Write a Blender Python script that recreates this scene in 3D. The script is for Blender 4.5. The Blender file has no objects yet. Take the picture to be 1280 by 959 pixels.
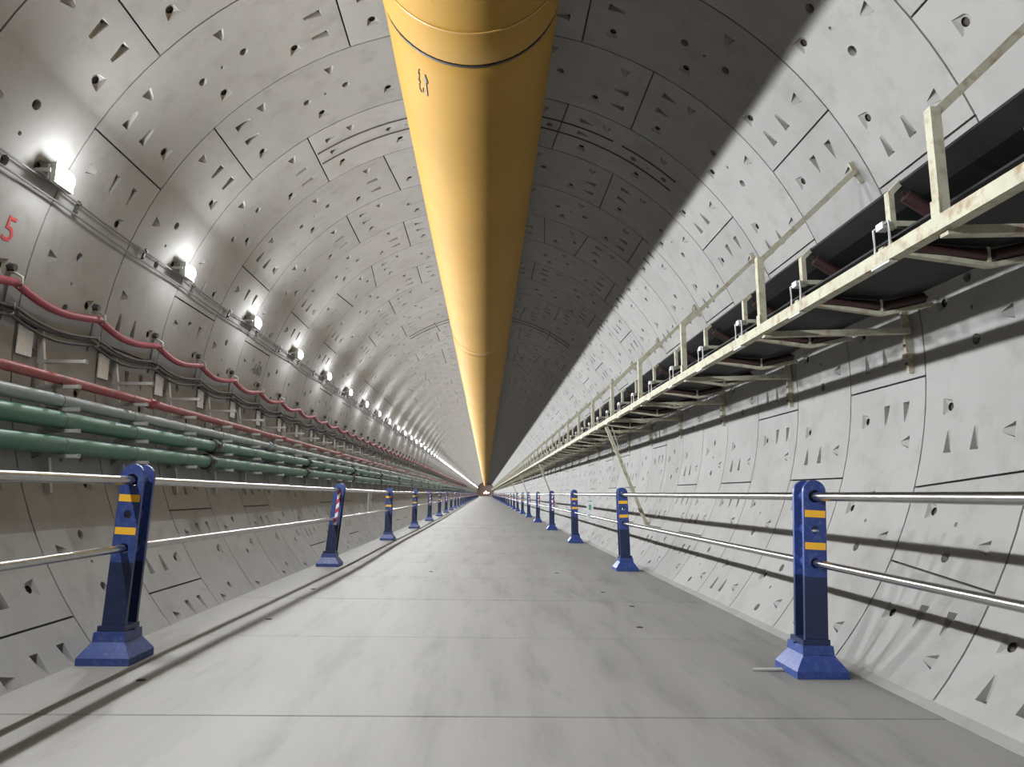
import bpy, math, random
from math import sin, cos, pi, radians, sqrt
from mathutils import Vector, Matrix, geometry
random.seed(7)
S = bpy.context.scene
COL = S.collection

# ------------------------------------------------------------------ camera, world, exposure
PITCH, YAW, H = radians(8.812), radians(2.1055), 1.30
cd = bpy.data.cameras.new('camera'); cd.sensor_width = 36; cd.lens = 887 / 1280 * 36
cd.clip_start = 0.05; cd.clip_end = 1000
cam = bpy.data.objects.new('camera', cd); COL.objects.link(cam)
cam.location = (0, 0, H); cam.rotation_euler = (pi / 2 + PITCH, 0, -YAW)
S.camera = cam
wd = bpy.data.worlds.new('world'); S.world = wd; wd.use_nodes = True
wd.node_tree.nodes['Background'].inputs[0].default_value = (.8, .85, 1, 1)
wd.node_tree.nodes['Background'].inputs[1].default_value = 0.03
S.view_settings.view_transform = 'Standard'; S.view_settings.look = 'None'
S.view_settings.gamma = 1; S.view_settings.use_curve_mapping = False
S.view_settings.exposure = 0.20
try:
    S.cycles.max_bounces = 8; S.cycles.diffuse_bounces = 5; S.cycles.sample_clamp_indirect = 4
except Exception: pass

# tunnel numbers (metres): inner radius, axis, ring length, first ring joint
R, CX, CZ, W, Y0 = 3.9, -0.06, 2.5675, 1.28, 4.69
UNIT = radians(360 / 28); TH0 = radians(3.7); ARC = UNIT * R
YMIN, YMAX = -16.0, 330.0
LAMP_POWER, GLOBE_POWER, LAMP_DIR = 210.0, 22.0, (1, 0, -.16)

# ------------------------------------------------------------------ materials
def mat(name, col, rough=.6, metal=0., var=None, vscale=3., bump=0., bscale=40., rnd=0., emit=0., spec=.5, stretch=None, var2=None, v2scale=.6):
    m = bpy.data.materials.new(name); m.use_nodes = True
    nt = m.node_tree; N = nt.nodes; Lk = nt.links; b = N['Principled BSDF']
    b.inputs['Roughness'].default_value = rough; b.inputs['Metallic'].default_value = metal
    b.inputs['Specular IOR Level'].default_value = spec
    b.inputs['Base Color'].default_value = (*col, 1)
    geo = N.new('ShaderNodeNewGeometry'); vec = geo.outputs['Position']
    if stretch:
        mp = N.new('ShaderNodeMapping'); mp.inputs['Scale'].default_value = stretch
        Lk.new(vec, mp.inputs['Vector']); vec = mp.outputs['Vector']
    out = None
    def mixc(a, bcol, fac):
        mx = N.new('ShaderNodeMix'); mx.data_type = 'RGBA'
        if isinstance(a, tuple): mx.inputs[6].default_value = (*a, 1)
        else: Lk.new(a, mx.inputs[6])
        mx.inputs[7].default_value = (*bcol, 1); Lk.new(fac, mx.inputs[0]); return mx.outputs[2]
    def noise(sc, det, lo, hi):
        n = N.new('ShaderNodeTexNoise'); n.inputs['Scale'].default_value = sc; n.inputs['Detail'].default_value = det
        n.inputs['Roughness'].default_value = .65
        Lk.new(vec, n.inputs['Vector'])
        r = N.new('ShaderNodeMapRange'); r.inputs[1].default_value = lo; r.inputs[2].default_value = hi
        Lk.new(n.outputs['Fac'], r.inputs[0]); return r.outputs[0]
    cur = tuple(col)
    if var: cur = mixc(cur, var, noise(vscale, 6, .42, .68))
    if var2: cur = mixc(cur, var2, noise(v2scale, 5, .5, .72))
    if rnd:
        oi = N.new('ShaderNodeObjectInfo'); mr = N.new('ShaderNodeMapRange')
        mr.inputs[3].default_value = 1 - rnd; mr.inputs[4].default_value = 1 + rnd
        Lk.new(oi.outputs['Random'], mr.inputs[0])
        hs = N.new('ShaderNodeHueSaturation')
        if isinstance(cur, tuple): hs.inputs['Color'].default_value = (*cur, 1)
        else: Lk.new(cur, hs.inputs['Color'])
        Lk.new(mr.outputs[0], hs.inputs['Value']); cur = hs.outputs[0]
    if not isinstance(cur, tuple): Lk.new(cur, b.inputs['Base Color'])
    if bump:
        n = N.new('ShaderNodeTexNoise'); n.inputs['Scale'].default_value = bscale; n.inputs['Detail'].default_value = 4
        Lk.new(geo.outputs['Position'], n.inputs['Vector'])
        bp = N.new('ShaderNodeBump'); bp.inputs['Strength'].default_value = bump; bp.inputs['Distance'].default_value = .01
        Lk.new(n.outputs['Fac'], bp.inputs['Height']); Lk.new(bp.outputs[0], b.inputs['Normal'])
    if emit:
        b.inputs['Emission Color'].default_value = (*col, 1); b.inputs['Emission Strength'].default_value = emit
    return m
M = dict(
    concrete=mat('concrete_segment', (.272, .266, .255), .8, var=(.245, .238, .227), vscale=1.1, var2=(.222, .214, .202), v2scale=3.2, bump=.04, bscale=25, rnd=.06, spec=.25),
    joint=mat('joint_dark', (.07, .062, .055), .9, spec=.1),
    floor=mat('floor_concrete', (.212, .205, .191), .66, var=(.182, .176, .164), vscale=.9, var2=(.148, .142, .131), v2scale=1.9, bump=.08, bscale=60, rnd=.03, stretch=(2.0, .3, 1), spec=.35),
    duct=mat('duct_fabric', (.30, .172, .036), .7, spec=.1, var=(.265, .152, .031), vscale=.7, bump=.06, bscale=5, rnd=.03),
    ductband=mat('duct_band', (.36, .20, .05), .45),
    black=mat('black_line', (.015, .012, .01), .6),
    blue=mat('blue_paint', (.019, .042, .18), .42, var=(.023, .05, .205), vscale=9, var2=(.075, .105, .24), v2scale=26),
    navy=mat('navy_paint', (.008, .016, .055), .38, var=(.012, .022, .075), vscale=8),
    yellow=mat('yellow_tape', (.80, .44, .03), .4),
    steel=mat('stainless_steel', (.47, .465, .445), .25, metal=1., var=(.37, .365, .35), vscale=6),
    cream=mat('cream_paint', (.40, .39, .30), .75, spec=.15, var=(.345, .335, .26), vscale=5, var2=(.24, .17, .11), v2scale=11),
    belt=mat('rubber_belt', (.006, .006, .0065), .6, var=(.010, .010, .011), vscale=4, spec=.2),
    roller=mat('red_roller', (.034, .011, .010), .6, var=(.022, .009, .008), vscale=8),
    green=mat('green_pipe_paint', (.05, .15, .105), .42, var=(.058, .165, .118), vscale=3, var2=(.10, .17, .14), v2scale=9),
    grey=mat('grey_pipe_paint', (.24, .29, .285), .4, var=(.20, .245, .24), vscale=4),
    red=mat('red_pipe_paint', (.28, .05, .06), .45, var=(.24, .048, .05), vscale=4, var2=(.27, .12, .085), v2scale=6),
    hose=mat('red_hose_rubber', (.33, .058, .085), .5, var=(.28, .056, .08), vscale=5),
    cable=mat('dark_cable', (.05, .05, .055), .55),
    wire=mat('grey_wire', (.14, .14, .14), .6),
    galv=mat('galvanised', (.42, .42, .40), .5, metal=.3, var=(.34, .34, .32), vscale=10),
    darkmetal=mat('dark_metal', (.03, .028, .028), .5),
    white=mat('white_plate', (.68, .69, .70), .5, var=(.55, .57, .58), vscale=26),
    redink=mat('red_stencil', (.45, .05, .06), .7),
    blackink=mat('black_stencil', (.05, .045, .045), .7),
    ink=mat('duct_print', (.09, .065, .035), .6),
    greenprint=mat('green_print', (.14, .30, .24), .6),
    lens=mat('lamp_lens', (1, .985, .96), .3, emit=14.),
    warm=mat('far_lamp_glow', (1, .42, .28), .3, emit=9.),
    tunnelend=mat('far_bulkhead', (.30, .25, .22), .8),
)
def stripe_mat():
    m = bpy.data.materials.new('red_white_tape'); m.use_nodes = True
    nt = m.node_tree; N = nt.nodes; Lk = nt.links; b = N['Principled BSDF']; b.inputs['Roughness'].default_value = .4
    tc = N.new('ShaderNodeTexCoord'); sp = N.new('ShaderNodeSeparateXYZ'); Lk.new(tc.outputs['Object'], sp.inputs[0])
    a = N.new('ShaderNodeMath'); a.operation = 'MULTIPLY_ADD'; a.inputs[1].default_value = -.9
    Lk.new(sp.outputs['X'], a.inputs[0]); Lk.new(sp.outputs['Z'], a.inputs[2])
    f = N.new('ShaderNodeMath'); f.operation = 'MULTIPLY'; f.inputs[1].default_value = 6.2; Lk.new(a.outputs[0], f.inputs[0])
    g = N.new('ShaderNodeMath'); g.operation = 'FRACT'; Lk.new(f.outputs[0], g.inputs[0])
    h = N.new('ShaderNodeMath'); h.operation = 'GREATER_THAN'; h.inputs[1].default_value = .5; Lk.new(g.outputs[0], h.inputs[0])
    mx = N.new('ShaderNodeMix'); mx.data_type = 'RGBA'; mx.inputs[6].default_value = (.72, .74, .78, 1); mx.inputs[7].default_value = (.50, .04, .06, 1)
    Lk.new(h.outputs[0], mx.inputs[0]); Lk.new(mx.outputs[2], b.inputs['Base Color']); return m
M['stripe'] = stripe_mat()
for k in ('lens', 'warm'):
    try: M[k].cycles.emission_sampling = 'NONE'
    except Exception: pass
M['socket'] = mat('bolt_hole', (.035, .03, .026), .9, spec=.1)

# ------------------------------------------------------------------ mesh helpers
class MB:
    def __init__(s): s.v = []; s.f = []
    def add(s, vs, fs):
        n = len(s.v); s.v += [tuple(p) for p in vs]; s.f += [tuple(i + n for i in f) for f in fs]; return s
    def box(s, c, d, rot=None):
        x, y, z = d[0] / 2, d[1] / 2, d[2] / 2
        vs = [Vector((a * x, b * y, e * z)) for a in (-1, 1) for b in (-1, 1) for e in (-1, 1)]
        if rot is not None: vs = [rot @ p for p in vs]
        c = Vector(c)
        return s.add([p + c for p in vs], [(0, 1, 3, 2), (4, 6, 7, 5), (0, 4, 5, 1), (2, 3, 7, 6), (0, 2, 6, 4), (1, 5, 7, 3)])
    def bar(s, a, b, w, h, up=(0, 0, 1)):           # rectangular bar between two points
        a, b = Vector(a), Vector(b); d = (b - a); L = d.length; d.normalize(); u = Vector(up)
        if abs(d.dot(u)) > .99: u = Vector((1, 0, 0))
        x = d.cross(u).normalized(); z = x.cross(d)
        return s.box((a + b) / 2, (w, L, h), Matrix((x, d, z)).transposed())
    def tube(s, pts, r, n=10, caps=True):
        pts = [Vector(p) for p in pts]; rings = []
        for i, p in enumerate(pts):
            d = (pts[min(i + 1, len(pts) - 1)] - pts[max(i - 1, 0)]).normalized()
            u = Vector((0, 0, 1)) if abs(d.z) < .9 else Vector((1, 0, 0))
            x = d.cross(u).normalized(); z = x.cross(d)
            rr = r[i] if isinstance(r, (list, tuple)) else r
            rings.append([p + (x * cos(2 * pi * k / n) + z * sin(2 * pi * k / n)) * rr for k in range(n)])
        vs = [p for q in rings for p in q]; fs = []
        for i in range(len(pts) - 1):
            for k in range(n):
                a = i * n + k; b = i * n + (k + 1) % n; fs.append((a, b, b + n, a + n))
        if caps: fs.append(tuple(range(n))[::-1]); fs.append(tuple((len(pts) - 1) * n + k for k in range(n)))
        return s.add(vs, fs)
    def prism(s, poly, y0, y1):                     # outline in x,z swept along y
        n = len(poly); vs = [(x, y0, z) for x, z in poly] + [(x, y1, z) for x, z in poly]
        fs = [tuple(range(n)), tuple(range(2 * n - 1, n - 1, -1))] + [(i, (i + 1) % n + 0, (i + 1) % n + n, i + n) for i in range(n)]
        return s.add(vs, fs)
    def mesh(s, name, m, smooth=None):
        me = bpy.data.meshes.new(name); me.from_pydata(s.v, [], s.f); me.materials.append(m)
        import bmesh
        bm = bmesh.new(); bm.from_mesh(me); bmesh.ops.recalc_face_normals(bm, faces=bm.faces); bm.to_mesh(me); bm.free()
        if smooth: me.shade_smooth(); me.set_sharp_from_angle(angle=radians(smooth))
        return me
def obj(name, me, parent=None, loc=None, rot=None):
    o = bpy.data.objects.new(name, me); COL.objects.link(o)
    if parent is not None: o.parent = parent
    if loc is not None: o.location = loc
    if rot is not None: o.rotation_euler = rot
    return o
def tag(o, label, cat, group=None):
    o['label'] = label; o['category'] = cat
    if group: o['group'] = group
    return o
def thing(name, label, cat, loc=(0, 0, 0), group=None, rot=(0, 0, 0)):
    return tag(obj(name, None, None, loc, rot), label, cat, group)
def struct(o): o['kind'] = 'structure'; return o
ORD = ['nearest', 'second', 'third', 'fourth', 'fifth', 'sixth', 'seventh', 'eighth', 'ninth', 'tenth', 'eleventh', 'twelfth']
def P(th, r, y): return (CX + r * sin(th), y, CZ + r * cos(th))     # th in radians from the crown, + to the right
def D(deg, r, y): return P(radians(deg), r, y)

# ------------------------------------------------------------------ lining
GAP = .009; BACK = .05
def build_segment(units, e0=0., e1=0., kind='std'):
    """one lining segment in (s, y): e0/e1 = slant of its two longitudinal joints in units"""
    L = units * ARC
    V = []; Dp = []; E = []
    def left(y): return GAP + e0 * ARC * (y / W)
    def right(y): return L - GAP + e1 * ARC * (y / W)
    def poly(pts):
        i0 = len(V)
        for (a, b, d) in pts: V.append((a, b)); Dp.append(d)
        n = len(pts); E.extend((i0 + k, i0 + (k + 1) % n) for k in range(n))
    ya, yb = GAP, W - GAP
    nb = max(3, int(round(L / .22)))
    bl = [(left(ya) + (right(ya) - left(ya)) * k / nb, ya) for k in range(nb + 1)]
    bt = [(left(yb) + (right(yb) - left(yb)) * k / nb, yb) for k in range(nb, -1, -1)]
    bound = bl + bt
    poly([(a, b, 0) for a, b in bound]); NB = len(bound)
    keep = []
    def pocket(cx, cy, out, dep):
        keep.append((cx, cy)); 
        poly([(cx + a, cy + b, 0) for a, b in out])
        mx = sum(a for a, b in out) / len(out); my = sum(b for a, b in out) / len(out)
        inn = []
        for (a, b), d in zip(out, dep):
            v = Vector((mx - a, my - b)); v = v.normalized() * min(.012, v.length * .3)
            inn.append((cx + a + v.x, cy + b + v.y, d))
        poly(inn)
    def hole(cx, cy):
        pocket(cx, cy, [(-.072, .07), (.072, .07), (.048, -.035), (.02, -.066), (-.02, -.066), (-.048, -.035)], [.012, .012, .035, .045, .045, .035])
        c = [(cx + .036 * cos(k * pi / 5), cy + .012 + .036 * sin(k * pi / 5)) for k in range(10)]
        poly([(a, b, .028) for a, b in c])
        poly([(cx + (a - cx) * .86, cy + .012 + (b - cy - .012) * .92, .2) for a, b in c])
    def tri(cx, cy): pocket(cx, cy, [(-.06, -.058), (.06, -.058), (.014, .07), (-.014, .07)], [.055, .055, .006, .006])
    def elong(cx, cy, sg): pocket(cx, cy, [(-.095 * sg, -.048), (-.095 * sg, .048), (.095 * sg, .02), (.095 * sg, -.02)][::sg], [.055, .055, .006, .006][::sg])
    def rnd(cx, cy, r=.046, d=.16): pocket(cx, cy, [(r * cos(k * pi / 5), r * sin(k * pi / 5)) for k in range(10)], [d] * 10)
    for m in range(units):
        hole((m + .35) * ARC, .755 * W); 
        if not (kind == 'std' and False): tri((m + .65) * ARC, .20 * W)
    if units == 3:
        elong(.33 * ARC, .225 * W, 1); elong(.33 * ARC, .47 * W, 1)
        elong(2.69 * ARC, .73 * W, -1); elong(2.68 * ARC, .48 * W, -1)
        rnd(1.21 * ARC, .485 * W); rnd(1.79 * ARC, .485 * W); rnd(1.49 * ARC, .49 * W, .02, .02)
    else:
        rnd(.77 * ARC, .485 * W); rnd(.47 * ARC, .49 * W, .02, .02)
    for i in range(1, nb):
        for j in range(1, 5):
            y = W * j / 5; a = left(y) + (right(y) - left(y)) * i / nb
            if all(abs(a - k[0]) > .13 or abs(y - k[1]) > .11 for k in keep): V.append((a, y)); Dp.append(0)
    r = geometry.delaunay_2d_cdt([Vector(p) for p in V], E, [], 0, 1e-5)
    vo, eo, fo, ov = r[0], r[1], r[2], r[3]
    dep = [max([Dp[k] for k in o], default=0) for o in ov]
    vs = []
    for p, d in zip(vo, dep):
        rr = R + d; t = p[0] / R; vs.append((rr * sin(t), p[1], rr * cos(t)))
    n0 = len(vs); fs = [tuple(f) for f in fo]
    for a, b in bound: t = a / R; vs.append(((R + BACK) * sin(t), b, (R + BACK) * cos(t)))
    inv = {}
    for i, o in enumerate(ov):
        for k in o: inv[k] = i
    for k in range(NB): fs.append((inv[k], inv[(k + 1) % NB], n0 + (k + 1) % NB, n0 + k))
    b = MB(); b.add(vs, fs)
    me = bpy.data.meshes.new('lining_segment'); me.from_pydata(vs, [], fs); me.materials.append(M['concrete'])
    # faces looking inwards
    import bmesh
    bm = bmesh.new(); bm.from_mesh(me); bmesh.ops.recalc_face_normals(bm, faces=bm.faces)
    bm.faces.ensure_lookup_table(); q = bm.faces[0]; c = q.calc_center_median()
    if q.normal.dot(Vector((c.x, 0, c.z))) > 0: bmesh.ops.reverse_faces(bm, faces=bm.faces)
    bm.to_mesh(me); bm.free()
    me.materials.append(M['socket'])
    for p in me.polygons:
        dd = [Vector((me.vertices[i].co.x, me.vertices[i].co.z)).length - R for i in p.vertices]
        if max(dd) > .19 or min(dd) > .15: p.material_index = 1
    me.shade_smooth(); me.set_sharp_from_angle(angle=radians(22))
    return me
TAP = .125
SEG = {'std': build_segment(3), 'key': build_segment(1, TAP, -TAP), 'pre': build_segment(3, 0, TAP), 'post': build_segment(3, -TAP, 0)}
KEYS = {-2: 0, -1: 13, 0: 8, 1: 13, 2: 14, 3: 0, 4: -2, 5: 12, 6: 1, 7: -4, 8: 13, 9: 12, 10: 14, 11: 0, 12: -2, 13: 13}
def key_of(r): return KEYS.get(r, [13, 14, 0, -2, 12, 1, 13, -4, 12, 8][r % 10])
def ring_layout(r):
    k = key_of(r); res = [(k, 'key')]; n = k + 1
    for i in range(9):
        res.append((n, 'post' if i == 0 else ('pre' if i == 8 else 'std'))); n += 3
    out = []
    for n, kind in res:
        ln = 1 if kind == 'key' else 3
        while n + ln / 2 > 14: n -= 28
        while n + ln / 2 < -14: n += 28
        out.append((n, kind, ln))
    return out
def shell(name, a0, a1):
    b = MB(); ks = max(2, int((a1 - a0) / 4)); nv = []
    ys = [YMIN, 0, 20, 60, 120, YMAX]
    for y in ys:
        for k in range(ks + 1): nv.append(D(a0 + (a1 - a0) * k / ks, R + BACK, y))
    fs = [(j * (ks + 1) + k, j * (ks + 1) + k + 1, (j + 1) * (ks + 1) + k + 1, (j + 1) * (ks + 1) + k) for j in range(len(ys) - 1) for k in range(ks)]
    b.add(nv, fs); return struct(obj(name, b.mesh(name, M['joint'])))
wall_left = shell('wall_left', -146, -45); ceiling = shell('ceiling', -45, 45); wall_right = shell('wall_right', 45, 146)
for w, l in ((wall_left, 'grey precast concrete lining on the left side of the tunnel'), (ceiling, 'grey precast concrete crown of the tunnel above the yellow duct'), (wall_right, 'grey precast concrete lining on the right side behind the conveyor')): w['label'] = l
def owner(deg): return wall_left if deg < -45 else (wall_right if deg > 45 else ceiling)
far = {w.name: MB() for w in (wall_left, ceiling, wall_right)}
RAW = {k: ([tuple(v.co) for v in m.vertices], [tuple(p.vertices) for p in m.polygons], [p.material_index for p in m.polygons]) for k, m in SEG.items()}
fmi = {w: [] for w in far}
NEAR_RINGS, POCKET_RINGS = 17, 50
for r in range(-2, POCKET_RINGS):
    y = Y0 + r * W
    for n, kind, ln in ring_layout(r):
        mid = 3.7 + (n + ln / 2) * 360 / 28
        lo, hi = mid - ln * 6.43, mid + ln * 6.43
        if lo > 136 or hi < -136: continue
        ang = TH0 + n * UNIT
        if r < NEAR_RINGS:
            obj('lining_segment', SEG[kind], owner(mid), (CX, y, CZ), (0, ang, 0))
        else:
            ca, sa = cos(ang), sin(ang)
            vs, fs, mi = RAW[kind]; fmi[owner(mid).name] += mi
            far[owner(mid).name].add([(CX + x * ca + z * sa, y + yy, CZ - x * sa + z * ca) for x, yy, z in vs], fs)
def plain_ring(y):
    for w, a0, a1 in ((wall_left, -146, -45), (ceiling, -45, 45), (wall_right, 45, 146)):
        ks = 16; b = far[w.name]; vs = []
        for rr, yy in ((R + BACK, y + .009), (R, y + .009), (R, y + W - .009), (R + BACK, y + W - .009)):
            vs += [D(a0 + (a1 - a0) * k / ks, rr, yy) for k in range(ks + 1)]
        b.add(vs, [(j * (ks + 1) + k, j * (ks + 1) + k + 1, (j + 1) * (ks + 1) + k + 1, (j + 1) * (ks + 1) + k) for j in range(3) for k in range(ks)])
for r in list(range(-15, -2)) + list(range(POCKET_RINGS, int((YMAX - Y0) / W) - 1)): plain_ring(Y0 + r * W)
for w in (wall_left, ceiling, wall_right):
    b = far[w.name]; me = bpy.data.meshes.new('far_lining'); me.from_pydata(b.v, [], b.f); me.materials.append(M['concrete']); me.materials.append(M['socket'])
    q = fmi[w.name]; me.polygons.foreach_set('material_index', q + [0] * (len(b.f) - len(q)))
    me.shade_smooth(); me.set_sharp_from_angle(angle=radians(22))
    o = obj('far_lining', me, w); o['kind'] = 'stuff'
# end of the drive, far away
b = MB(); b.add([D(a, R + .05, YMAX - .3) for a in range(-146, 147, 6)], [tuple(range(49))])
eb = struct(obj('wall_end', b.mesh('wall_end', M['tunnelend'])))

# paired sealing strips running round the crown
def arc_strip(y, a0, a1, w=.014, t=.012):
    b = MB(); n = max(4, int((a1 - a0) / 3)); vs = []
    for k in range(n + 1):
        a = a0 + (a1 - a0) * k / n
        vs += [D(a, R + .004, y), D(a, R - t, y), D(a, R - t, y + w), D(a, R + .004, y + w)]
    fs = [(i * 4 + j, i * 4 + (j + 1) % 4, i * 4 + 4 + (j + 1) % 4, i * 4 + 4 + j) for i in range(n) for j in range(4)]
    b.add(vs, fs + [(0, 1, 2, 3), tuple(4 * n + j for j in (3, 2, 1, 0))]); return b
ti = 1
for y, a0, a1 in ((8.98, -34.5, 27), (9.26, -34.5, 42), (8.98, 29, 42), (20.25, -34, 40), (20.55, -34, 40)):
    struct(obj('trim_%d' % ti, arc_strip(y, a0, a1).mesh('strip', M['joint']))); ti += 1

# ------------------------------------------------------------------ floor
XL, XR = -3.03, 2.79; FALL = .016   # slight crossfall of the roadway, left side higher
b = MB(); b.box(((XL + 2.9) / 2, (YMIN + YMAX) / 2, -.11), (5.8, YMAX - YMIN, .1))
floor = struct(obj('floor', b.mesh('floor_base', M['joint']))); floor.rotation_euler = (0, FALL, 0); floor['label'] = 'pale concrete roadway slabs between the two guard rails'
SL = 2.32; YS = 4.44
def slab_mesh(n=1):
    b = MB(); q = MB()
    x0, x1, y0, y1 = XL, XR, .006, SL - .006; c = .004
    q.add([(x0, y0, -.06), (x1, y0, -.06), (x1, y1, -.06), (x0, y1, -.06), (x0, y0, -c), (x1, y0, -c), (x1, y1, -c), (x0, y1, -c),
           (x0 + c, y0 + c, 0), (x1 - c, y0 + c, 0), (x1 - c, y1 - c, 0), (x0 + c, y1 - c, 0)],
          [(0, 1, 5, 4), (1, 2, 6, 5), (2, 3, 7, 6), (3, 0, 4, 7), (4, 5, 9, 8), (5, 6, 10, 9), (6, 7, 11, 10), (7, 4, 8, 11), (8, 9, 10, 11), (3, 2, 1, 0)])
    for i in range(n): b.add([(x, y + i * SL, z) for x, y, z in q.v], q.f)
    return b.mesh('floor_slab', M['floor'])
sm = slab_mesh()
for i in range(-2, 14): obj('floor_slab', sm, floor, (0, YS + i * SL, random.uniform(-.0025, 0)))
o = obj('far_floor_slab', slab_mesh(125), floor, (0, YS + 14 * SL, 0)); o['kind'] = 'stuff'
o = obj('near_floor_slab', slab_mesh(6), floor, (0, YS - 8 * SL, 0))
b = MB(); b.prism([(XR, -.06), (XR, .002), (2.925, .06), (3.0, .05), (2.93, -.06)], YMIN, YMAX)
k = struct(obj('trim_%d' % ti, b.mesh('mortar_fillet', M['concrete']))); ti += 1
k.rotation_euler = (0, FALL, 0); k['label'] = 'mortar fillet between the roadway and the right wall'

# ------------------------------------------------------------------ lamps on the left wall
LTH = -68.9; LAMP_Y = 5.78
b = MB(); b.box((0, 0, 0), (.04, .26, .17)); 
for i in range(6): b.box((-.035, -.125 + i * .05, 0), (.02, .012, .14))
me_house = b.mesh('lamp_housing', M['galv'])
b = MB(); NL = 20; b.add([(.026, .125 * cos(2*pi*k/NL), .085 * sin(2*pi*k/NL)) for k in range(NL)] + [(.055, .09 * cos(2*pi*k/NL), .06 * sin(2*pi*k/NL)) for k in range(NL)], [(k, (k+1) % NL, NL + (k+1) % NL, NL + k) for k in range(NL)] + [tuple(range(NL, 2*NL))]); me_lens = b.mesh('lamp_lens', M['lens'])
b = MB(); b.bar((-.12, -.165, 0), (.0, -.165, 0), .03, .006, (0, 1, 0)); b.bar((-.12, .165, 0), (.0, .165, 0), .03, .006, (0, 1, 0)); b.bar((-.12, -.168, 0), (-.12, .168, 0), .03, .02)
me_yoke = b.mesh('lamp_yoke', M['galv'])
def lamp(i, y):
    n = i if i >= 0 else None
    if i < 0: lab, g = 'lit LED floodlight on the left wall above or behind the camera', 'floodlights behind the camera'
    elif i < 12: lab, g = '%s glowing white LED floodlight along the left wall, counted from the camera' % ORD[i], 'floodlights along the left wall'
    else: lab, g = 'tiny distant white floodlight in the left row beyond the twelfth', 'floodlights along the left wall'
    t = thing('wall_floodlight', lab, 'lamp', D(LTH, R - .13, y), g)
    hs = obj('housing', me_house, t); obj('lens', me_lens, hs); obj('bracket', me_yoke, t)
    if y < 172 or i % 3 == 0:
        L = bpy.data.lights.new('floodlight', 'AREA'); L.shape = 'ELLIPSE'; L.size = .24; L.size_y = .16; L.energy = LAMP_POWER * (1 if y < 172 else 3)
        L.color = (.94, .97, 1.0)
        o = bpy.data.objects.new('floodlight_beam', L); COL.objects.link(o); o.parent = t
        d = Vector(LAMP_DIR).normalized(); x = Vector((0, 1, 0)); z = -d; yv = z.cross(x)
        o.matrix_local = Matrix.Translation((.06, 0, 0)) @ Matrix((x, yv, z)).transposed().to_4x4()
        L = bpy.data.lights.new('floodlight_glow', 'POINT'); L.shadow_soft_size = .06; L.energy = GLOBE_POWER * (1 if y < 172 else 3); L.color = (.94, .97, 1.0)
        o = bpy.data.objects.new('floodlight_glow', L); COL.objects.link(o); o.parent = t; o.location = (.17, 0, -.03)
for i in range(-4, 126): lamp(i, LAMP_Y + 2.56 * i)
# warm lights at the working face
for x, z in ((-.55, 1.5), (.5, 1.45), (.1, 2.1), (1.3, 1.6)):
    b = MB(); b.tube([(x, 322, z), (x, 321.7, z)], .3, 12); b.tube([(x, 322.02, z), (x, 322.2, z)], .3, 12)
    o = tag(obj('work_lamp', b.mesh('work_lamp', M['warm'])), 'tiny warm orange lamp glowing at the far vanishing end', 'lamp', 'orange lamps at the far end')
    b = MB(); b.box((x, 322.3, z / 2), (.08, .08, z)); obj('stand', b.mesh('stand', M['darkmetal']), o)

# lamp supply wires with clips
def along(th, r, y0, y1, step, fn=lambda y: 0.):
    n = int((y1 - y0) / step); return [D(th + fn(y0 + (y1 - y0) * k / n), r, y0 + (y1 - y0) * k / n) for k in range(n + 1)]
for k, (th, lab) in enumerate(((-69.9, 'upper thin grey wire strung between the floodlights'), (-71.4, 'lower thin grey wire strung below the floodlights'))):
    b = MB(); b.tube(along(th, R - .05, -10, 150, .64, lambda y: -.35 * abs(sin((y - LAMP_Y) * pi / 2.56))), .009, 6)
    tag(obj('supply_wire', b.mesh('supply_wire', M['wire'], 60)), lab, 'wire', 'lamp supply wires')
b = MB(); b.box((.012, 0, 0), (.02, .02, .13)); b.box((.03, 0, .04), (.02, .025, .02)); b.box((.03, 0, -.04), (.02, .025, .02)); me_clip = b.mesh('wire_clip', M['darkmetal'])
for i in range(26):
    y = 4.95 + 1.28 * i
    lab = '%s small dark clip holding the lamp wires on the left wall, counted from the camera' % ORD[i] if i < 8 else 'tiny distant dark wire clip beyond the eighth along the left wall'
    tag(obj('wire_clip', me_clip, None, D(-70.6, R - .02, y), (0, radians(90 + LTH) , 0)), lab, 'clip', 'wire clips on the left wall')

# ------------------------------------------------------------------ pipes on the left wall
def coupling(r, m):
    b = MB(); b.tube([(0, -.06, 0), (0, -.045, 0), (0, .045, 0), (0, .06, 0)], [r * 1.02, r * 1.32, r * 1.32, r * 1.02], 16)
    b.box((r * 1.35, 0, 0), (.05, .08, .05)); b.box((-r * 1.35, 0, 0), (.05, .08, .05)); return b.mesh('coupling', m, 40)
def pipe(name, lab, x, z, r, m, cm, cy, cstep, n=24):
    t = thing(name, lab, 'pipe', (x, 0, z), None)
    b = MB(); b.tube([(0, y, 0) for y in (-14, 0, 20, 60, 150, 325)], r, 20); obj('barrel', b.mesh('pipe_barrel', m, 40), t)
    c = coupling(r, cm)
    for i in range(n): obj('coupling', c, t, (0, cy + cstep * i, 0))
    b = MB(); b.tube([(0, -.008, 0), (0, .008, 0)], r * 1.04, 16); sm_ = b.mesh('strap', M['wire'])
    for i in range(26): obj('strap', sm_, t, (0, 6.27 + 1.26 * i, 0))
pipe('red_pipe', 'slim red steel pipe, highest of the four straight pipes on the left wall', -3.72, 2.285, .044, M['red'], M['red'], 7.95, 5.12)
pipe('grey_pipe', 'pale grey pipe between the red pipe and the green pipes', -3.72, 2.10, .058, M['grey'], M['grey'], 12.3, 5.12)
pipe('green_pipe', 'upper of the two thick green pipes on the left wall', -3.70, 1.93, .077, M['green'], M['darkmetal'], 9.75, 5.12)
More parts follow.
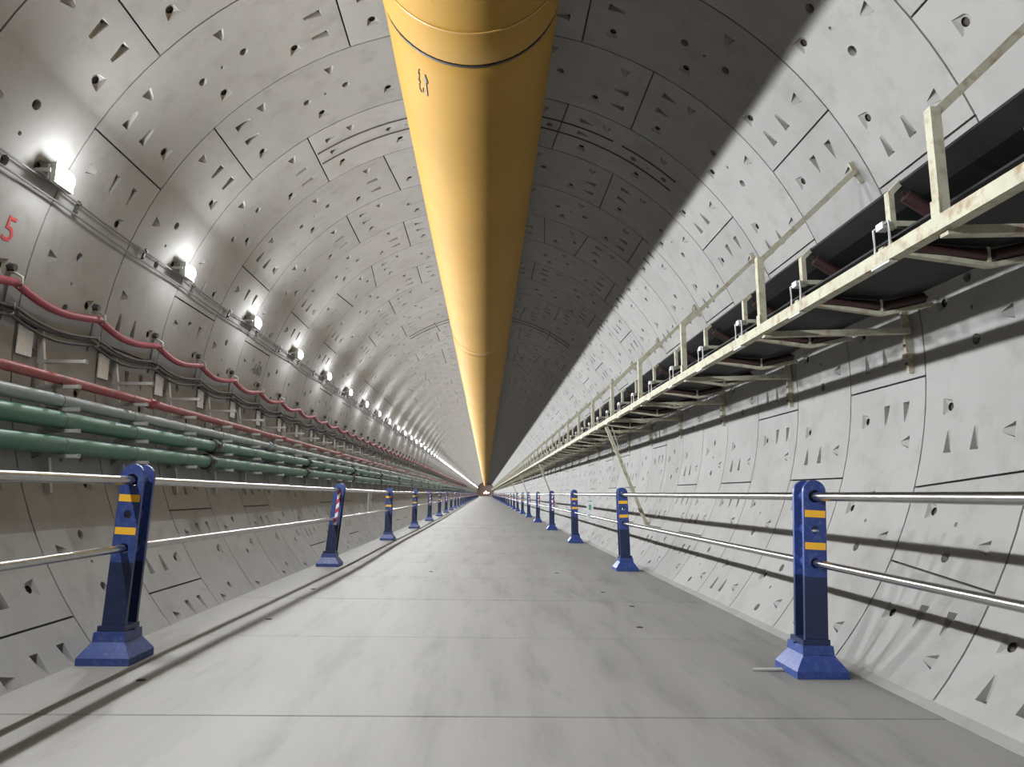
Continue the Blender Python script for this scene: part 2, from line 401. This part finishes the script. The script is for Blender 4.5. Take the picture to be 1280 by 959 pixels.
pipe('green_pipe', 'lower of the two thick green pipes, just above the guard rail', -3.68, 1.715, .079, M['green'], M['darkmetal'], 9.55, 5.12)
# brackets carrying the pipes
b = MB(); b.bar(D(-87.5, R - .02, 0), D(-109, R - .02, 0), .05, .035, (0, 1, 0)); b.v = [tuple(p) for p in b.v]
me_up = b.mesh('upright', M['galv'])
def arm_mesh(z, tip):
    xw = CX - sqrt(R * R - (z - CZ) ** 2)
    b = MB(); b.bar((xw + .03, 0, z), (tip, 0, z), .04, .03); b.box((tip + .004, 0, z), (.012, .045, .036)); return b.mesh('arm', M['galv'])
ARMS = [arm_mesh(2.445, -3.52), arm_mesh(2.222, -3.56), arm_mesh(2.022, -3.55), arm_mesh(1.835, -3.53), arm_mesh(1.618, -3.51)]
for i in range(44):
    y = 6.27 + 1.26 * (i - 2)
    lab = 'galvanised bracket with short arms under the left pipes, behind the view' if i < 2 else ('%s galvanised bracket with short arms carrying the left pipes, counted from the camera' % ORD[i - 2] if i < 12 else 'distant galvanised pipe bracket beyond the tenth on the left wall')
    t = thing('pipe_bracket', lab, 'bracket', (0, y, 0), 'pipe brackets on the left wall')
    obj('upright', me_up, t)
    for a in ARMS: obj('arm', a, t)
# hose and cable slung on hangers
HY = 5.76
def sag(y, a, p=.0):
    f = ((y - HY) / W) % 1.0; return -a * sin(pi * f) ** 1.0 * (1 - .35 * f) 
b = MB(); b.tube([D(-83.35 + sag(y, 1.55), R - .075, y) for y in [-8 + .16 * k for k in range(1000)]], .036, 10)
tag(obj('red_hose', b.mesh('red_hose', M['hose'], 60)), 'wavy pinkish red hose sagging between hangers high on the left wall', 'hose')
for k, (dt, dr) in enumerate(((0, 0), (.55, .03), (-.5, .01))):
    b = MB(); b.tube([D(-86.75 + dt + sag(y, 1.1 + .25 * k), R - .06 - dr, y) for y in [-8 + .2 * q for q in range(800)]], .014, 8)
    tag(obj('dark_cable', b.mesh('dark_cable', M['cable'], 60)), ('middle', 'upper', 'lower')[k] + ' of three dark cables bundled just below the red hose', 'cable', 'dark cables under the red hose')
b = MB(); b.bar(D(-81.4, R - .012, 0), D(-88.2, R - .012, 0), .014, .010, (0, 1, 0)); me_hb = b.mesh('hanger_bar', M['wire'])
b = MB(); b.tube([D(a, r, 0) for a, r in ((-82.2, R - .01), (-82.2, R - .06), (-82.6, R - .125), (-83.4, R - .135), (-84.0, R - .11))], .011, 6); me_hook = b.mesh('hook', M['galv'], 60)
b = MB(); b.tube([D(a, r, 0) for a, r in ((-86.0, R - .01), (-86.0, R - .11), (-87.3, R - .115), (-87.5, R - .05))], .009, 6); me_hook2 = b.mesh('hook', M['galv'], 60)
b = MB(); b.tube([D(-81.6, R + .01, 0), D(-81.55, R - .05, 0)], [.04, .03], 10); me_boss = b.mesh('anchor', M['darkmetal'])
for i in range(40):
    y = HY + W * (i - 2)
    lab = 'dark cable hanger on the left wall behind the view' if i < 2 else ('%s dark hook hanger holding the red hose, counted from the camera' % ORD[i - 2] if i < 12 else 'distant dark hose hanger beyond the tenth on the left wall')
    t = thing('hose_hanger', lab, 'hanger', (0, y, 0), 'hose hangers on the left wall')
    obj('bar', me_hb, t); obj('hook', me_hook, t); obj('hook', me_hook2, t); obj('anchor', me_boss, t)
# white notice plates beside the brackets
b = MB(); b.box((0, 0, 0), (.01, .2, .26)); me_np = b.mesh('notice_plate', M['white'])
b = MB(); b.box((.014, 0, .135), (.035, .22, .03)); me_hd = b.mesh('hood', M['darkmetal'])
for i in range(14):
    y = 6.08 + 1.26 * i
    lab = '%s white notice plate from the camera, hung above the red pipe on the left wall' % ORD[i] if i < 8 else 'tiny distant white notice plate beyond the eighth on the left wall'
    t = tag(obj('notice_plate', me_np, None, D(-89.6, R - .02, y)), lab, 'notice plate', 'white plates on the left wall')
    obj('hood', me_hd, t)

# stencilled numbers on the left wall
def text_mesh(body, size, m):
    c = bpy.data.curves.new('t', 'FONT'); c.body = body; c.size = size; c.extrude = .0015; c.align_x = 'CENTER'; c.align_y = 'CENTER'; c.resolution_u = 3
    o = bpy.data.objects.new('t', c); COL.objects.link(o)
    me = bpy.data.meshes.new_from_object(o.evaluated_get(bpy.context.evaluated_depsgraph_get())); me.name = 'lettering'
    bpy.data.objects.remove(o); me.materials.clear(); me.materials.append(m); return me
def wall_text(body, size, deg, y, m, lab, sx=1.):
    me = text_mesh(body, size, m)
    t = radians(deg); nrm = Vector((-sin(t), 0, -cos(t))); x = Vector((0, 1, 0)); up = nrm.cross(x)
    for v in me.vertices:                            # wrap the flat lettering on the curved wall
        a, q, e = v.co.x * sx, v.co.y, v.co.z
        th = t + q / R; v.co = Vector(P(th, R - .004 - e, y + a))
    o = obj('stencil', me, wall_left); o['label'] = lab; return o
wall_text('5', .30, -77.6, 5.63, M['redink'], 'red stencilled number 5', 1.0)
wall_text('-660', .25, -78.3, 11.95, M['blackink'], 'black stencilled 660')

# ------------------------------------------------------------------ ventilation duct
DX, DZ, DR = -.14, 5.385, .725
duct = thing('ventilation_duct', 'big round golden yellow ventilation duct hung along the crown', 'duct', (DX, 0, DZ))
seams = [-15.5, -6.8, 5.22, 17.3] + [17.3 + 11.9 * k for k in range(1, 27)]
for a, c in zip(seams[:-1], seams[1:]):
    b = MB(); ys = [a + .01, a + .05, a + .2, a + 1.0, (a + c) / 2, c - 1.0, c - .45, c - .4, c - .05, c - .01]
    rs = [DR - .01, DR + .004, DR, DR + .004, DR + .006, DR + .002, DR - .006, DR - .001, DR + .003, DR - .014]
    b.tube([(0, y, 0) for y in ys], rs, 64); obj('duct_section', b.mesh('duct_section', M['duct'], 40), duct)
b = MB(); b.tube([(0, -.012, 0), (0, .012, 0)], DR - .002, 64); me_sb = b.mesh('seam', M['black'], 40)
b = MB(); b.tube([(0, -.008, 0), (0, .008, 0)], DR + .003, 64); me_sb2 = b.mesh('seam_stitch', M['ductband'], 40)
for y in seams[1:-1]:
    obj('seam', me_sb, duct, (0, y, 0)); obj('seam_stitch', me_sb2, duct, (0, y - .42, 0))
def duct_pt(deg, y, e=.004): t = radians(deg); return ((DR + e + .004) * sin(t), y, -(DR + e + .004) * cos(t))
def duct_poly(pts):
    b = MB(); b.add([duct_pt(a, y) for a, y in pts] + [duct_pt(a, y, -.004) for a, y in pts], [tuple(range(len(pts))), tuple(range(2 * len(pts) - 1, len(pts) - 1, -1))] + [(i, (i + 1) % len(pts), len(pts) + (i + 1) % len(pts), len(pts) + i) for i in range(len(pts))]); return b
# printed arrow and faint scribble (pointing towards the near seam)
mk = duct_poly([(-32.2, 5.50), (-34.4, 5.62), (-32.9, 5.60), (-33.2, 5.83), (-32.2, 5.83), (-32.0, 5.60), (-30.6, 5.62)]); o = obj('arrow_mark', mk.mesh('arrow_mark', M['ink']), duct); o['label'] = 'dark printed arrow'
mk = MB()
for pl in ([(-36.6, 5.48), (-38.0, 5.52), (-37.2, 5.56)], [(-37.4, 5.58), (-38.6, 5.64), (-37.2, 5.68)], [(-38.4, 5.70), (-39.0, 5.78), (-37.4, 5.83), (-36.0, 5.80), (-35.6, 5.74)]):
    mk.tube([duct_pt(a, y, 0) for a, y in pl], .006, 5)
o = obj('scribble', mk.mesh('scribble', M['ink']), duct); o['label'] = 'small dark handwritten mark'
# hangers to the crown
b = MB(); zt = CZ + R - DZ
b.tube([(0, 0, zt + .02), (0, 0, DR)], .012, 6); b.box((0, 0, zt - .02), (.1, .1, .03)); me_dh = b.mesh('hanger', M['darkmetal'])
for i in range(40): obj('hanger', me_dh, duct, (0, -6 + 2.56 * i, 0))

# ------------------------------------------------------------------ guard posts and rails
PW, PT = .175, .03
RZ = (1.29, .80); HOLE = 1.045; TOPZ = 1.415
def plate_mesh(z0, z1, rounded, m):
    """upright plate in x,z with real rail holes, thickness along y"""
    V = []; E = []
    def loop(pts): i0 = len(V); V.extend(pts); n = len(pts); E.extend((i0 + k, i0 + (k + 1) % n) for k in range(n)); return list(range(i0, i0 + n))
    hw = PW / 2
    if rounded: out = [(-hw, z0), (hw, z0)] + [(hw * cos(pi * k / 12), z1 - hw + hw * sin(pi * k / 12)) for k in range(13)]
    else: out = [(-hw, z0), (hw, z0), (hw, z1), (-hw, z1)]
    lo = loop(out); holes = []
    for zz, rr in ((RZ[0] + .004, .048), (HOLE, .03), (RZ[1], .038)):
        if z0 < zz < z1: holes.append(((zz, rr), loop([(rr * cos(2 * pi * k / 14), zz + rr * sin(2 * pi * k / 14)) for k in range(14)])))
    r = geometry.delaunay_2d_cdt([Vector(p) for p in V], E, [], 1, 1e-6)
    vo, fo, ov = r[0], r[2], r[3]
    inv = {k: i for i, o in enumerate(ov) for k in o}
    fs = []
    for f in fo:
        c = sum((Vector(vo[i]) for i in f), Vector((0, 0))) / len(f)
        if any((c - Vector((0, zz))).length < rr * .96 for (zz, rr), _ in holes): continue
        fs.append(tuple(f))
    n = len(vo); vs = [(p[0], -PT / 2, p[1]) for p in vo] + [(p[0], PT / 2, p[1]) for p in vo]
    F = fs + [tuple(i + n for i in f[::-1]) for f in fs]
    for lp in [lo] + [h[1] for h in holes]:
        for k in range(len(lp)):
            a, c = inv[lp[k]], inv[lp[(k + 1) % len(lp)]]; F.append((a, c, c + n, a + n))
    b = MB(); b.add(vs, F); return b.mesh('plate', m)
BZ = .215
me_plate = plate_mesh(.70, TOPZ, True, M['blue']); me_lower = plate_mesh(BZ - .01, .70, False, M['navy'])
b = MB()
def frust(b, x0, y0, z0, x1, y1, z1):
    b.add([(-x0, -y0, z0), (x0, -y0, z0), (x0, y0, z0), (-x0, y0, z0), (-x1, -y1, z1), (x1, -y1, z1), (x1, y1, z1), (-x1, y1, z1)],
          [(0, 1, 5, 4), (1, 2, 6, 5), (2, 3, 7, 6), (3, 0, 4, 7), (4, 5, 6, 7), (3, 2, 1, 0)])
frust(b, .195, .20, 0, .195, .20, .05); frust(b, .195, .20, .05, .115, .135, .155); frust(b, .12, .14, .155, .115, .135, BZ)
me_base = b.mesh('base', M['blue'])
b = MB(); b.tube([(0, -.085, 0), (0, .085, 0)], [.05, .05], 14, caps=False); b.tube([(0, .085, 0), (0, -.085, 0)], [.044, .044], 14, caps=False); me_sp = b.mesh('spacer_tube', M['blue'], 40)
b = MB(); b.box((0, 0, 0), (PW * .9, .004, .052)); me_y = b.mesh('yellow_strip', M['yellow'])
b = MB(); b.box((0, 0, 0), (.05, .004, .58)); me_st = b.mesh('striped_tape', M['stripe'])
b = MB(); b.bar((-.13, 0, BZ), (.13, 0, BZ), .012, .012); b.box((0, 0, BZ + .02), (PW + .03, .23, .04)); me_col = b.mesh('collar', M['navy'])
LEFT = [(-2.815, 5.78, 1.05, .047), (-2.74, 12.95, 1.02, .10), (-2.67, 20.0, 1.0, .005), (-2.62, 26.8, 1.0, .0)] + [(-2.62, 33.9 + 7.1 * k, 1., random.uniform(-.02, .02)) for k in range(32)]
RIGHT = [(2.47, 5.55, 1.02, .05), (2.47, 12.8, 1.02, -.025), (2.47, 19.9, 1.02, -.01), (2.47, 26.8, 1.02, .0)] + [(2.47, 34.0 + 7.1 * k, 1., random.uniform(-.02, .02)) for k in range(32)]
def post(side, i, x, y, sc, tilt):
    taped = (side == 'left' and i in (1, 4, 6)) or (side == 'right' and i in (3, 4, 5, 7))
    deco = 'red and white tape' if taped else 'two yellow strips'
    if i < 12: lab = '%s blue post from the camera in the %s guard fence, %s' % (ORD[i], side, deco)
    else: lab = 'tiny distant blue guard post beyond the twelfth on the %s' % side
    t = thing('guard_post', lab, 'post', (x, y, -FALL * x), 'blue guard posts on the ' + side, (0, tilt, 0)); t.scale = (1, 1, sc)
    t.rotation_euler = (0, FALL, 0); tilt -= FALL
    obj('base', me_base, t)
    rot = (0, tilt, 0)
    for s in (1, -1):
        p = obj('plate', me_plate, t, (0, s * .085, 0), rot); p['label'] = 'blue upper plate with rail holes'
        q = obj('plate', me_lower, t, (0, s * .085, 0), rot); q['label'] = 'dark navy lower plate'
    obj('collar', me_col, t)
    for z in (RZ[0] + .004, HOLE, RZ[1]): obj('spacer_tube', me_sp, t, (z * sin(tilt), 0, z))
    def front(me, nm, dx, z): obj(nm, me, p, (dx, -PT / 2 - .002, z))
    if taped: front(me_st, 'striped_tape', .02, .99)
    else:
        front(me_y, 'yellow_strip', 0, 1.163); front(me_y, 'yellow_strip', 0, .925)
    return (t, x, y, sc, tilt)
for side, lst in (('left', LEFT), ('right', RIGHT)):
    for i, a in enumerate(lst): post(side, i, *a)
    for h, nm in ((0, 'upper'), (1, 'lower')):
        pts = []
        for i, (x, y, sc, tl) in enumerate(lst): pts.append(Vector((x + RZ[h] * sc * sin(tl), y, RZ[h] * sc - FALL * x)))
        p0 = pts[0] + (pts[0] - pts[1]) * 1.0; p0.z = pts[0].z; p0.x = pts[0].x
        path = [p0]
        for k, p in enumerate(pts):
            path += [p + (path[-1] - p).normalized() * .1, p, ] if False else [p]
        b = MB(); b.tube(path, (.034 if h == 0 else .029), 14)
        tag(obj('guard_rail', b.mesh('guard_rail', M['steel'], 50)), '%s shiny steel tube rail running through the %s row of blue posts' % (nm, side), 'rail', 'steel rails of the %s guard fence' % side)

# ------------------------------------------------------------------ belt conveyor on the right wall
SX = 2.47; CY = 3.58; BAY = 2.53; NB_ = 34
conv = thing('belt_conveyor', 'long black belt conveyor in a cream steel frame bracketed to the right wall', 'conveyor', (0, 0, 0))
CY0, CY1 = CY - 3 * BAY, CY + NB_ * BAY + 238
b = MB(); b.box((SX, (CY0 + CY1) / 2, 2.745), (.075, CY1 - CY0, .085)); obj('stringer', b.mesh('stringer', M['cream']), conv)
b = MB(); b.box((3.635, (CY0 + CY1) / 2, 3.04), (.05, CY1 - CY0, .04)); obj('stringer', b.mesh('stringer', M['cream']), conv)
def sheet(prof, t, name, m):
    pl = prof + [(x, z - t) for x, z in prof[::-1]]; n = len(pl)
    b = MB(); b.add([(x, CY0, z) for x, z in pl] + [(x, CY1, z) for x, z in pl], [(i, (i + 1) % n, (i + 1) % n + n, i + n) for i in range(n)])
    obj(name, b.mesh(name, m), conv)
sheet([(2.585, 3.235), (2.70, 3.14), (2.86, 3.075), (3.30, 3.075), (3.46, 3.14), (3.575, 3.235)], .016, 'carrying_belt', M['belt'])
sheet([(2.56, 2.905), (3.2, 2.865), (3.56, 2.94)], .014, 'return_belt', M['belt'])
b = MB(); b.box((SX, 0, 3.065), (.06, .06, .70)); b.box((SX - .034, 0, 2.80), (.008, .075, .16)); me_cp = b.mesh('post', M['cream'])
b = MB(); te = D(64.0, R - .03, 0); b.bar((SX, 0, 3.375), te, .05, .045, (0, 1, 0)); b.bar(D(62.6, R - .012, 0), D(65.8, R - .012, 0), .07, .02, (0, 1, 0)); me_tie = b.mesh('tie_bar', M['cream'])
b = MB(); b.bar((SX, 0, 2.70), (3.80, 0, 2.745), .07, .05); b.bar((SX + .02, .05, 2.70), (2.75, .05, 2.71), .05, .01); me_cb = b.mesh('cross_beam', M['cream'])
b = MB(); b.bar((3.80, 0, 2.95), (3.825, 0, 2.37), .075, .03, (0, 1, 0)); b.box((3.79, 0, 2.53), (.03, .09, .05)); me_wb = b.mesh('wall_bracket', M['cream'])
b = MB(); b.tube([(0, -.0, 2.44), (0, 0, 2.44)], .01, 4) if False else b.box((3.775, 0, 2.45), (.02, .022, .022)); b.box((3.775, 0, 2.62), (.02, .022, .022)); me_bolt = b.mesh('bolt', M['darkmetal'])
# idler: wing bracket, base angle, loop hanger, carrying and return rollers
b = MB(); b.bar((2.525, 0, 2.93), (2.525, 0, 3.17), .035, .05, (0, 1, 0)); b.bar((2.525, 0, 3.16), (2.60, 0, 3.235), .035, .05, (0, 1, 0))
b.bar((2.52, 0, 2.96), (3.60, 0, 2.96), .05, .035); b.bar((3.60, 0, 2.96), (3.60, 0, 3.22), .035, .04, (0, 1, 0)); me_if = b.mesh('idler_frame', M['cream'])
b = MB(); b.tube([(2.455, -.085, 2.79), (2.455, -.085, 2.95), (2.455, .085, 2.95), (2.455, .085, 2.79)], .008, 6); b.box((2.475, 0, 2.945), (.06, .08, .045)); b.box((2.455, 0, 2.693), (.05, .2, .012)); me_lp = b.mesh('loop_hanger', M['galv'])
b = MB(); b.bar((2.50, 0, 2.83), (3.20, 0, 2.735), .05, .03); b.bar((3.20, 0, 2.735), (3.62, 0, 2.82), .05, .03); b.box((3.19, 0, 2.80), (.02, .05, .11)); me_rf = b.mesh('return_frame', M['cream'])
def roller_mesh(a, c, r=.045):
    a, c = Vector(a), Vector(c); d = (c - a).normalized(); b = MB()
    b.tube([a - d * .03, a, a + d * .002, c - d * .002, c, c + d * .03], [.012, .013, r, r, .013, .012], 12); return b.mesh('roller', M['roller'], 40)
ROL = [roller_mesh((2.63, 0, 3.155), (2.85, 0, 3.01)), roller_mesh((2.87, 0, 3.008), (3.29, 0, 3.008)), roller_mesh((3.31, 0, 3.01), (3.53, 0, 3.155))]
ROLR = [roller_mesh((2.56, 0, 2.848), (3.17, 0, 2.802), .042), roller_mesh((3.22, 0, 2.80), (3.56, 0, 2.878), .042)]
farb = MB()
def put(name, me, y, parent=conv): return obj(name, me, parent, (0, y, 0))
for i in range(-2, NB_):
    y = CY + i * BAY
    put('post', me_cp, y); put('tie_bar', me_tie, y); put('cross_beam', me_cb, y); w = put('wall_bracket', me_wb, y + .04)
    if i < 10: obj('bolt', me_bolt, w)
    for dy in (.56, 1.80):
        f = put('idler', me_if, y + dy); 
        g = put('return_idler', me_rf, y + dy + .1)
        if i < 14:
            for m in ROL: obj('roller', m, f)
            for m in ROLR: obj('roller', m, g)
            obj('loop_hanger', me_lp, f)
for i in range(NB_, NB_ + 94):
    y = CY + i * BAY
    for me in (me_cp, me_tie, me_cb, me_wb): farb.add([(v.co.x, v.co.y + y, v.co.z) for v in me.vertices], [tuple(p.vertices) for p in me.polygons])
    for dy in (.56, 1.8): farb.add([(v.co.x, v.co.y + y + dy, v.co.z) for v in me_if.vertices], [tuple(p.vertices) for p in me_if.polygons])
o = obj('far_frame', farb.mesh('far_frame', M['cream']), conv); o['kind'] = 'stuff'
for y in (14.7, 33.6, 52.5, 71.5):
    b = MB(); e = D(119.5, R - .02, y + .05); b.bar((SX + .04, y, 2.68), e, .07, .05, (0, 1, 0)); b.box(e, (.05, .1, .12)); b.bar((2.62, y, 2.69), (2.78, y + .02, 2.2), .02, .02, (0, 1, 0))
    obj('diagonal_brace', b.mesh('diagonal_brace', M['cream']), conv)

# ------------------------------------------------------------------ small things
b = MB(); b.box((0, 0, 0), (.16, .012, .50)); t = tag(obj('notice_card', b.mesh('notice_card', M['white']), None, (2.46, 16.9, .95)), 'white card with green print hung on the right guard rail', 'card')
b = MB(); b.box((0, -.008, .03), (.06, .004, .12)); b.box((0, -.008, -.15), (.09, .004, .03)); b.box((0, -.008, .17), (.1, .004, .02)); obj('print', b.mesh('print', M['greenprint']), t)
b = MB(); b.tube([(0, 0, .25), (0, 0, .36)], .006, 6); obj('tie', b.mesh('tie', M['wire']), t)
b = MB(); b.box((0, 0, 0), (.012, .5, .52)); t = tag(obj('blank_sheet', b.mesh('blank_sheet', M['galv']), None, (-2.70, 16.9, 1.09)), 'pale blank sheet hung on the left guard rail between second and third posts', 'sheet')
b = MB(); b.box((0, 0, .262), (.05, .5, .014)); obj('hem', b.mesh('hem', M['galv']), t)
b = MB(); b.add([(0, 0, 0), (.36, .01, 0), (.36, .06, 0), (.03, .055, 0), (0, 0, .012), (.36, .01, .012), (.36, .06, .012), (.03, .055, .012)], [(0, 3, 2, 1), (4, 5, 6, 7), (0, 1, 5, 4), (1, 2, 6, 5), (2, 3, 7, 6), (3, 0, 4, 7)])
tag(obj('steel_strip', b.mesh('steel_strip', M['galv']), None, (2.03, 5.58, -.032)), 'flat steel strip on the floor beside the nearest right post', 'strip')

b = MB(); b.tube([(0, 0, -.01), (0, 0, .002)], .032, 14); me_so = b.mesh('lifting_socket', M['socket'])
for x, y in ((-2.35, 5.2), (-2.2, 7.6), (1.55, 7.35), (1.75, 8.7), (1.6, 9.9), (-2.3, 9.9), (1.2, 12.2), (-.9, 12.2)):
    obj('lifting_socket', me_so, floor, (x, y, 0))
